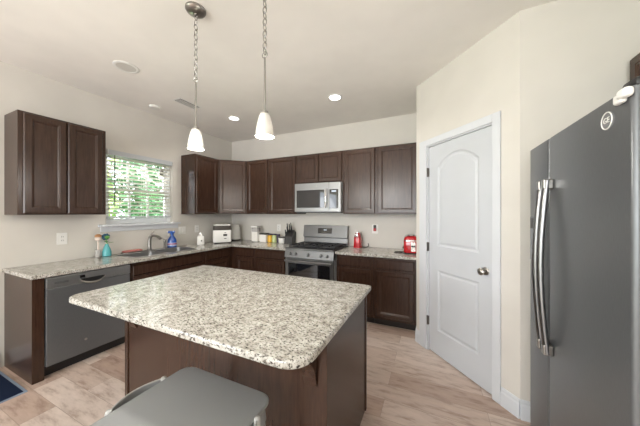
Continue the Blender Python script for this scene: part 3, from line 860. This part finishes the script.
def pendant(label, x, y):
    t = thing('pendant_light', label, 'pendant light', (x, y, H), 0, 'pendant lights over the island')
    zb = 1.874-H; zt = 2.008-H; zr = 2.355-H
    MB().lathe([(0.066, -0.0005), (0.066, -0.012), (0.058, -0.022), (0.030, -0.032), (0.010, -0.036), (0.010, -0.044)], (0, 0, 0), 28).build('canopy', M['nickel'], t, True)
    ch = MB(); n = 13; z0 = -0.040; L = (z0-zr)/n
    for k in range(n):
        zc = z0-(k+0.5)*L
        pts = []
        for q in range(12):
            a = 2*PI*q/12
            u, w = 0.0125*math.cos(a), (L*0.5+0.004)*math.sin(a)
            pts.append((u, 0, zc+w) if k % 2 else (0, u, zc+w))
        ch.tube(pts, 0.003, 6, closed=True)
    ch.build('chain', M['nickel'], t, True)
    MB().tube([(0.018*math.cos(a), 0, zr-0.004+0.018*math.sin(a)) for a in [2*PI*q/16 for q in range(16)]], 0.003, 6, closed=True).build('loop', M['nickel'], t, True)
    MB().tube([(0, 0, zr-0.02), (0, 0, zt+0.01)], 0.0055, 10).build('rod', M['nickel'], t, True)
    MB().lathe([(0.012, zt+0.018), (0.020, zt+0.012), (0.022, zt-0.01), (0.018, zt-0.03)], (0, 0, 0), 20).build('socket', M['nickel'], t, True)
    sh = MB().lathe([(0.018, zt), (0.026, zt-0.003), (0.034, zt-0.022), (0.043, zt-0.060), (0.050, zt-0.100), (0.053, zb), (0.050, zb), (0.047, zt-0.100), (0.040, zt-0.060), (0.031, zt-0.022), (0.022, zt-0.010)], (0, 0, 0), 28, False, False)
    sh.build('lamp_shade', M['shade'], t, True)
    MB().sphere((0, 0, zb+0.055), 0.024, (1, 1, 1.25)).build('bulb', M['bulb'], t, True)
    d = bpy.data.lights.new('pendant_lamp', 'POINT'); d.energy = 20; d.color = (1.0, 0.95, 0.88); d.shadow_soft_size = 0.05
    o = bpy.data.objects.new('pendant_lamp', d); COL.objects.link(o); o.parent = t; o.location = (0, 0, zb-0.055)
pendant('left pendant lamp with white glass shade and visible round nickel canopy', 2.147, -2.533)
pendant('right pendant lamp with white glass shade, its chain leaving the picture top', 2.749, -2.555)

# ------------------------------------------------------------------ outlets and switches
def plate(name, label, loc, rz, w, h, kind):
    t = thing(name, label, kind, loc, rz, 'white wall plates')
    MB().box(-w/2, w/2, -0.006, -0.0005, -h/2, h/2, 0.002).build('cover_plate', M['white_plastic'], t)
    if name == 'outlet':
        for z in (-0.02, 0.02):
            s = MB().lathe([(0.016, -0.0058), (0.016, -0.009), (0.004, -0.009)], (0, 0, z), 16, ax='y').build('socket', M['white_gloss'], t)
            MB().box(-0.008, -0.005, -0.0098, -0.0088, z-0.006, z+0.006).box(0.005, 0.008, -0.0098, -0.0088, z-0.006, z+0.006).build('slots', M['dark_grey'], s)
    else:
        for x in (-0.023, 0.023):
            MB().box(x-0.016, x+0.016, -0.010, -0.0058, -0.033, 0.033, 0.002).build('rocker', M['white_gloss'], t)
    return t
plate('outlet', 'white wall outlet under the left wall cabinet', (0, -2.468, 1.155), PI/2, 0.085, 0.125, 'outlet')
plate('switch_plate', 'white double switch plate right of the blue spray bottle', (0, -1.07, 1.155), PI/2, 0.12, 0.12, 'switch')
plate('outlet', 'white wall outlet behind the small white jar', (0, -0.80, 1.165), PI/2, 0.075, 0.12, 'outlet')
plate('outlet', 'white wall outlet above the cups left of the knife block', (1.118, 0, 1.165), 0, 0.075, 0.12, 'outlet')
plate('outlet', 'white wall outlet holding the red plug between red appliances', (2.845, 0, 1.19), 0, 0.09, 0.135, 'outlet')
pg = thing('air_freshener', 'small red and black plug in device on the right outlet', 'plug', (2.845, -0.0095, 1.205), 0)
MB().box(-0.020, 0.020, -0.035, 0, -0.045, 0.0, 0.008).build('plug_body', M['red'], pg, True)
MB().box(-0.018, 0.018, -0.040, 0, 0.001, 0.045, 0.008).build('plug_top', M['dark_grey'], pg, True)

# ------------------------------------------------------------------ worktop things
Z = CZ+0.0005
# dish brush in clear holder
t = thing('dish_brush', 'wooden headed dish brush standing in a clear holder on worktop', 'brush', (0.075, -2.185, Z))
MB().lathe([(0.024, 0), (0.026, 0.004), (0.026, 0.085), (0.023, 0.085), (0.023, 0.006)], (0, 0, 0), 18, True, False).build('holder', M['clear'], t, True)
MB().tube([(0, 0, 0.006), (0.002, 0, 0.12), (0, 0, 0.24)], [0.010, 0.008, 0.010], 10).build('handle', M['bristle'], t, True)
MB().lathe([(0.016, 0.19), (0.030, 0.20), (0.032, 0.23), (0.022, 0.235)], (0, 0, 0), 16).build('bristles', M['bristle'], t, True)
MB().lathe([(0.022, 0.235), (0.032, 0.24), (0.030, 0.255), (0.014, 0.268)], (0, 0, 0), 16).build('brush_head', M['wood'], t, True)
# teal vase with flower
t = thing('flower_vase', 'teal bottle vase holding a green flower under the window sill', 'vase', (0.085, -2.105, Z))
MB().lathe([(0.038, 0), (0.044, 0.006), (0.044, 0.05), (0.034, 0.09), (0.020, 0.125), (0.016, 0.145), (0.014, 0.145), (0.014, 0.12)], (0, 0, 0), 22, True, False).build('vase', M['teal'], t, True)
MB().tube([(0, 0, 0.02), (0.002, 0.002, 0.15), (0, -0.004, 0.21)], 0.005, 8).build('stem', M['green'], t, True)
def leaf_mesh(p, d, L, w):
    mb = MB(); d = Vector(d).normalized(); s2 = d.cross(Vector((0, 0, 1))).normalized(); n2 = s2.cross(d)
    rr = []
    for k in range(6):
        u = k/5; ww = w*math.sin(PI*min(max(u, 0.06), 0.94))
        c = Vector(p)+d*L*u+n2*(-0.02*u*u)
        rr.append([c-s2*ww, c+n2*0.003, c+s2*ww, c-n2*0.003])
    return mb.rings(rr)
for p, d, L in (((0, 0, 0.15), (0.3, 1, 0.6), 0.06), ((0, 0, 0.16), (0.5, -0.6, 1.0), 0.045), ((0, 0, 0.17), (1, -0.2, 0.7), 0.05)):
    leaf_mesh(p, d, L, 0.016).build('leaf', M['green'], t, True)
MB().sphere((0, 0.004, 0.225), 0.024, (1, 1, 0.9)).build('bloom', M['green'], t, True)
pt = MB()
for k in range(7):
    a = PI*0.15+k*PI*0.24
    pt.sphere((-0.004, 0.03*math.cos(a)-0.008, 0.232+0.026*math.sin(a)), 0.015, (0.7, 1, 1), 10, 6)
pt.build('petals', M['navy_petal'], t, True)
# pink cloth on a small tray behind the sink
t = tag(stacked_slab(MB(), [(rrect(0.018, 0.100, -1.93, -1.69, 0.02), Z), (rrect(0.014, 0.104, -1.935, -1.685, 0.022), Z+0.012), (rrect(0.018, 0.100, -1.93, -1.69, 0.02), Z+0.012)]).build('sponge_tray', M['nickel']), 'low grey tray behind the left sink bowl', 'tray')
tag(stacked_slab(MB(), [(rrect(0.022, 0.096, -1.92, -1.71, 0.015), Z+0.0125), (rrect(0.020, 0.098, -1.925, -1.70, 0.016), Z+0.022), (rrect(0.030, 0.090, -1.91, -1.72, 0.016), Z+0.034)]).build('dish_cloth', M['pink'], None, True), 'folded pink dish cloth lying on the low tray behind sink', 'cloth')
# faucet
t = thing('faucet', 'brushed nickel single lever kitchen faucet behind the sink', 'faucet', (0.060, -1.60, Z), 0)
MB().lathe([(0.032, 0), (0.032, 0.012), (0.026, 0.018), (0.024, 0.02)], (0, 0, 0), 20).build('base', M['nickel'], t, True)
MB().tube([(0, 0, 0.018), (0, 0, 0.10), (0.004, 0, 0.15), (0.02, 0.006, 0.185), (0.055, 0.016, 0.205), (0.095, 0.03, 0.20), (0.135, 0.042, 0.182), (0.16, 0.05, 0.160)], [0.024, 0.022, 0.021, 0.019, 0.017, 0.017, 0.019, 0.020], 14).build('spout', M['nickel'], t, True)
MB().tube([(0.0, -0.006, 0.165), (0.012, 0.012, 0.215), (0.024, 0.045, 0.262)], [0.016, 0.010, 0.007], 10).build('lever', M['nickel'], t, True)
t = thing('soap_dispenser', 'slim nickel side sprayer standing right of the faucet', 'sprayer', (0.075, -1.40, Z), 0)
MB().lathe([(0.022, 0), (0.022, 0.008), (0.014, 0.014), (0.013, 0.07), (0.016, 0.10), (0.017, 0.125), (0.010, 0.135)], (0, 0, 0), 16).build('body', M['nickel'], t, True)
MB().tube([(0, 0, 0.115), (0.03, 0.005, 0.128)], 0.010, 8).build('nozzle', M['nickel'], t, True)
# spray bottle
t = thing('spray_bottle', 'blue cleaning spray bottle right of the faucet', 'bottle', (0.075, -1.285, Z), math.radians(48)); SPB = t
def oval(a, b, z, n=20): return [(a*math.cos(2*PI*k/n), b*math.sin(2*PI*k/n), z) for k in range(n)]
MB().rings([oval(0.046, 0.028, 0), oval(0.050, 0.032, 0.006), oval(0.050, 0.032, 0.075), oval(0.047, 0.030, 0.11), oval(0.030, 0.022, 0.145), oval(0.017, 0.016, 0.165), oval(0.017, 0.016, 0.18)]).build('bottle_body', M['blue'], t, True)
MB().rings([oval(0.0512, 0.0332, 0.022), oval(0.0512, 0.0332, 0.070)], False, False).build('label', M['blue_label'], t, True)
MB().rings([oval(0.0518, 0.0338, 0.045), oval(0.0518, 0.0338, 0.058)], False, False).build('label_band', M['red_label'], t, True)
MB().lathe([(0.019, 0.178), (0.019, 0.198), (0.015, 0.202)], (0, 0, 0), 16).build('collar', M['blue'], t, True)
MB().box(-0.045, 0.03, -0.012, 0.012, 0.200, 0.236, 0.007).build('trigger_head', M['blue'], t, True)
MB().tube([(-0.028, 0, 0.205), (-0.042, 0, 0.185), (-0.040, 0, 0.165)], 0.006, 8).build('trigger', M['white_plastic'], t, True)
MB().lathe([(0.010, -0.058), (0.011, -0.044)], (0, 0, 0.222), 12, ax='x').build('nozzle', M['white_plastic'], t, True)
for o in list(SPB.children): o.scale = (1.22, 1.22, 1.06)
# small white jar
t = thing('white_jar', 'small white rounded jar with dark spot beside the white cooker', 'jar', (0.175, -0.865, Z), math.radians(-40))
MB().rings([[(p[0], p[1], z) for p in rrect(-0.052+i, 0.052-i, -0.058+i, 0.058-i, 0.03)] for i, z in ((0.003, 0), (0, 0.006), (0, 0.10), (0.006, 0.118), (0.022, 0.130))]).build('body', M['white_gloss'], t, True)
MB().lathe([(0.024, 0.130), (0.026, 0.136), (0.024, 0.158), (0.010, 0.164)], (0, 0, 0), 16).build('lid', M['white_plastic'], t, True)
MB().lathe([(0.010, 0.0505), (0.010, 0.054), (0.004, 0.0545)], (0, 0.012, 0.055), 14, ax='x').build('button', M['dark_grey'], t)
for o in list(t.children): o.scale = (1.0, 1.0, 1.18)
# white cooker with dark band
t = thing('rice_cooker', 'white boxy cooker with dark lid band in the counter corner', 'cooker', (0.275, -0.515, Z), math.radians(-40))
def bo(i, r=0.035): return rrect(-0.105+i, 0.105-i, -0.115+i, 0.115-i, r)
stacked_slab(MB(), [(bo(0.006), 0.012), (bo(0.0), 0.02), (bo(0.0), 0.160), (bo(0.002), 0.164)]).build('body', M['white_gloss'], t, True)
stacked_slab(MB(), [(bo(0.003), 0.164), (bo(0.002), 0.168), (bo(0.006), 0.218), (bo(0.010), 0.222)]).build('lid_band', M['brown_grey'], t, True, label='dark brown-grey lid band')
stacked_slab(MB(), [(bo(0.008), 0.222), (bo(0.008), 0.230), (bo(0.03), 0.240)]).build('lid_top', M['white_gloss'], t, True)
MB().box(0.1045, 0.108, 0.010, 0.058, 0.090, 0.116, 0.001).build('display', M['dark_grey'], t)
MB().box(0.1045, 0.107, 0.020, 0.050, 0.055, 0.063).box(0.1045, 0.107, 0.024, 0.046, 0.130, 0.136).build('buttons', M['brown_grey'], t)
ft = MB()
for a in (-0.08, 0.08):
    for b in (-0.09, 0.09): ft.lathe([(0.012, 0), (0.012, 0.013)], (a, b, 0), 10)
ft.build('feet', M['dark_grey'], t)
for o in list(t.children): o.scale = (1.3, 1.3, 1.36)
# kettle
t = thing('electric_kettle', 'tall white tapered kettle in the corner right of the cooker', 'kettle', (0.262, -0.165, Z), math.radians(75))
MB().lathe([(0.078, 0), (0.080, 0.004), (0.080, 0.018), (0.076, 0.020)], (0, 0, 0), 28).build('power_base', M['dark_grey'], t, True)
MB().lathe([(0.078, 0.021), (0.079, 0.03), (0.070, 0.13), (0.060, 0.215), (0.056, 0.226)], (0, 0, 0), 28).build('body', M['white_gloss'], t, True)
MB().lathe([(0.055, 0.226), (0.052, 0.236), (0.02, 0.240), (0.004, 0.240)], (0, 0, 0), 28).build('lid', M['white_plastic'], t, True)
MB().tube([(0.052, 0.02, 0.205), (0.085, 0.032, 0.20), (0.105, 0.04, 0.15), (0.100, 0.038, 0.08), (0.072, 0.026, 0.055)], 0.009, 10).build('handle', M['white_plastic'], t, True)
for o in list(t.children): o.scale = (1.1, 1.1, 1.24)
# canister, box, jars, cup
t = thing('glass_canister', 'tall clear canister with flour and white lid right of kettle', 'canister', (0.735, -0.16, Z), 0)
MB().rings([[(p[0], p[1], z) for p in rrect(-0.055+i, 0.055-i, -0.055+i, 0.055-i, 0.02)] for i, z in ((0.002, 0), (0, 0.004), (0, 0.185), (0.004, 0.19))]).build('glass_body', M['clear'], t, True)
MB().rings([[(p[0], p[1], z) for p in rrect(-0.0565, 0.0565, -0.0565, 0.0565, 0.02)] for z in (0.012, 0.135)]).build('flour', M['flour'], t, True)
MB().rings([[(p[0], p[1], z) for p in rrect(-0.066+i, 0.066-i, -0.066+i, 0.066-i, 0.02)] for i, z in ((0.004, 0.191), (0, 0.194), (0, 0.206), (0.004, 0.21))]).build('lid', M['white_plastic'], t, True)
for o in list(t.children): o.scale = (1.1, 1.1, 1.34)
def tub(label, x, y, r, h, body, lid, cat='jar', name='food_jar', square=False):
    t = thing(name, label, cat, (x, y, Z), 0, 'jars along the back wall')
    if square:
        MB().rings([[(p[0], p[1], z) for p in rrect(-r+i, r-i, -r*0.8+i, r*0.8-i, 0.015)] for i, z in ((0.004, 0), (0, 0.004), (0, h))]).build('body', body, t, True)
        MB().rings([[(p[0], p[1], z) for p in rrect(-r-0.003+i, r+0.003-i, -r*0.8-0.003+i, r*0.8+0.003-i, 0.016)] for i, z in ((0, h+0.0005), (0, h+0.020), (0.004, h+0.024))]).build('lid', lid, t, True)
    else:
        MB().lathe([(r-0.004, 0), (r, 0.004), (r, h*0.9), (r*0.86, h)], (0, 0, 0), 20).build('body', body, t, True)
        MB().lathe([(r*0.93, h+0.0005), (r*0.95, h+0.004), (r*0.95, h+0.020), (r*0.85, h+0.024)], (0, 0, 0), 20).build('lid', lid, t, True)
    return t
tub('white food box with dark lid right of the clear canister', 0.880, -0.11, 0.072, 0.132, M['flour'], M['brown_grey'], 'box', 'food_box', True)
tub('yellow jar with dark lid in the row by the wall', 1.003, -0.11, 0.043, 0.122, M['yellow'], M['purple'])
tub('pale green jar with dark lid right of the yellow jar', 1.098, -0.11, 0.047, 0.126, M['pale_green'], M['purple'])
tub('dark purple jar between the pale green jar and white cup', 1.182, -0.11, 0.033, 0.124, M['purple'], M['purple'])
t = thing('white_cup', 'white tub with grey rim just left of the knife block', 'cup', (1.268, -0.13, Z), 0)
MB().lathe([(0.052, 0), (0.055, 0.004), (0.060, 0.072), (0.056, 0.072), (0.052, 0.008)], (0, 0, 0), 22, True, False).build('cup_body', M['white_gloss'], t, True)
MB().lathe([(0.0605, 0.0725), (0.063, 0.075), (0.063, 0.088), (0.058, 0.092), (0.004, 0.094)], (0, 0, 0), 22).build('lid', M['brown_grey'], t, True)
for o in list(t.children): o.scale = (1.05, 1.05, 1.2)
# knife block
t = thing('knife_block', 'black knife block with upright knives left of the range', 'knife block', (1.42, -0.12, Z), math.radians(4))
kb = MB()
kb.rings([[(x, -0.075, 0), (x, 0.075, 0), (x, 0.10, 0.165), (x, 0.03, 0.205), (x, -0.055, 0.105)] for x in (-0.075, 0.075)])
kb.build('block', M['dark_grey'], t)
for i, (x, u, l) in enumerate(((-0.055, 0.1, 0.10), (-0.03, 0.35, 0.125), (0.0, 0.7, 0.13), (0.03, 0.75, 0.145), (0.055, 0.4, 0.10), (-0.05, 0.85, 0.12))):
    p = Vector((x, -0.055+0.085*u, 0.105+0.10*u)); d = Vector((0, -0.22, 0.95)).normalized()
    MB().tube([p-d*0.01, p+d*l*0.5, p+d*l], [0.009, 0.011, 0.009], 8).build('knife_handle', M['black'], t, True)
for o in list(t.children): o.scale = (0.95, 0.95, 1.10)
# red can opener
t = thing('can_opener', 'tall red electric can opener standing right of the range', 'can opener', (2.612, -0.12, Z), math.radians(-6))
stacked_slab(MB(), [(rrect(-0.052, 0.052, -0.055, 0.055, 0.02), 0), (rrect(-0.053, 0.053, -0.056, 0.056, 0.02), 0.01), (rrect(-0.048, 0.048, -0.052, 0.052, 0.024), 0.145), (rrect(-0.038, 0.038, -0.042, 0.045, 0.022), 0.20), (rrect(-0.024, 0.024, -0.028, 0.034, 0.018), 0.222)]).build('body', M['red'], t, True)
MB().box(-0.026, 0.026, -0.068, -0.040, 0.155, 0.205, 0.008).build('cutter_head', M['chrome'], t, True)
MB().box(-0.014, 0.016, -0.050, 0.02, 0.205, 0.238, 0.007).build('lever', M['chrome'], t, True)
MB().tube([(0.05, 0.03, 0.008), (0.09, 0.045, 0.006), (0.12, 0.05, 0.007), (0.14, 0.085, 0.02), (0.13, 0.09, 0.06)], 0.006, 8).build('power_cord', M['black'], t, True)
# red toaster
t = thing('toaster', 'red toaster with chrome band next to the pantry wall', 'toaster', (3.378, -0.29, Z), math.radians(-86))
def to(i, r=0.04): return rrect(-0.145+i, 0.145-i, -0.085+i, 0.085-i, r)
stacked_slab(MB(), [(to(0.010), 0.0), (to(0.006), 0.012), (to(0.006), 0.014)]).build('base', M['black'], t, True)
stacked_slab(MB(), [(to(0.003), 0.0145), (to(0.0), 0.025), (to(0.0), 0.165), (to(0.010), 0.196), (to(0.028), 0.208)]).build('body', M['red'], t, True)
stacked_slab(MB(), [(to(-0.0015), 0.150), (to(-0.0015), 0.163)]).build('band', M['chrome'], t, True)
sl2 = MB()
for y in (-0.028, 0.028): sl2.box(-0.10, 0.10, y-0.012, y+0.012, 0.2065, 0.2095)
sl2.build('bread_slot', M['black'], t)
MB().box(0.1435, 0.149, -0.002, 0.050, 0.03, 0.14, 0.002).build('lever_plate', M['chrome'], t)
MB().box(0.149, 0.172, 0.002, 0.046, 0.085, 0.10, 0.004).build('lever', M['black'], t)
kn = MB()
for x in (-0.05, 0.05): kn.lathe([(0.012, -0.0855), (0.012, -0.098), (0.006, -0.100)], (x, 0, 0.06), 12, ax='y')
kn.build('dial', M['black'], t)
MB().tube([(0.05, -0.08, 0.010), (0.02, -0.14, 0.006), (0.05, -0.19, 0.006), (0.10, -0.19, 0.006), (0.12, -0.13, 0.006), (0.09, -0.10, 0.006)], 0.0045, 8).build('power_cord', M['black'], t, True)
for o in list(t.children): o.scale = (1.06, 1.06, 1.07)
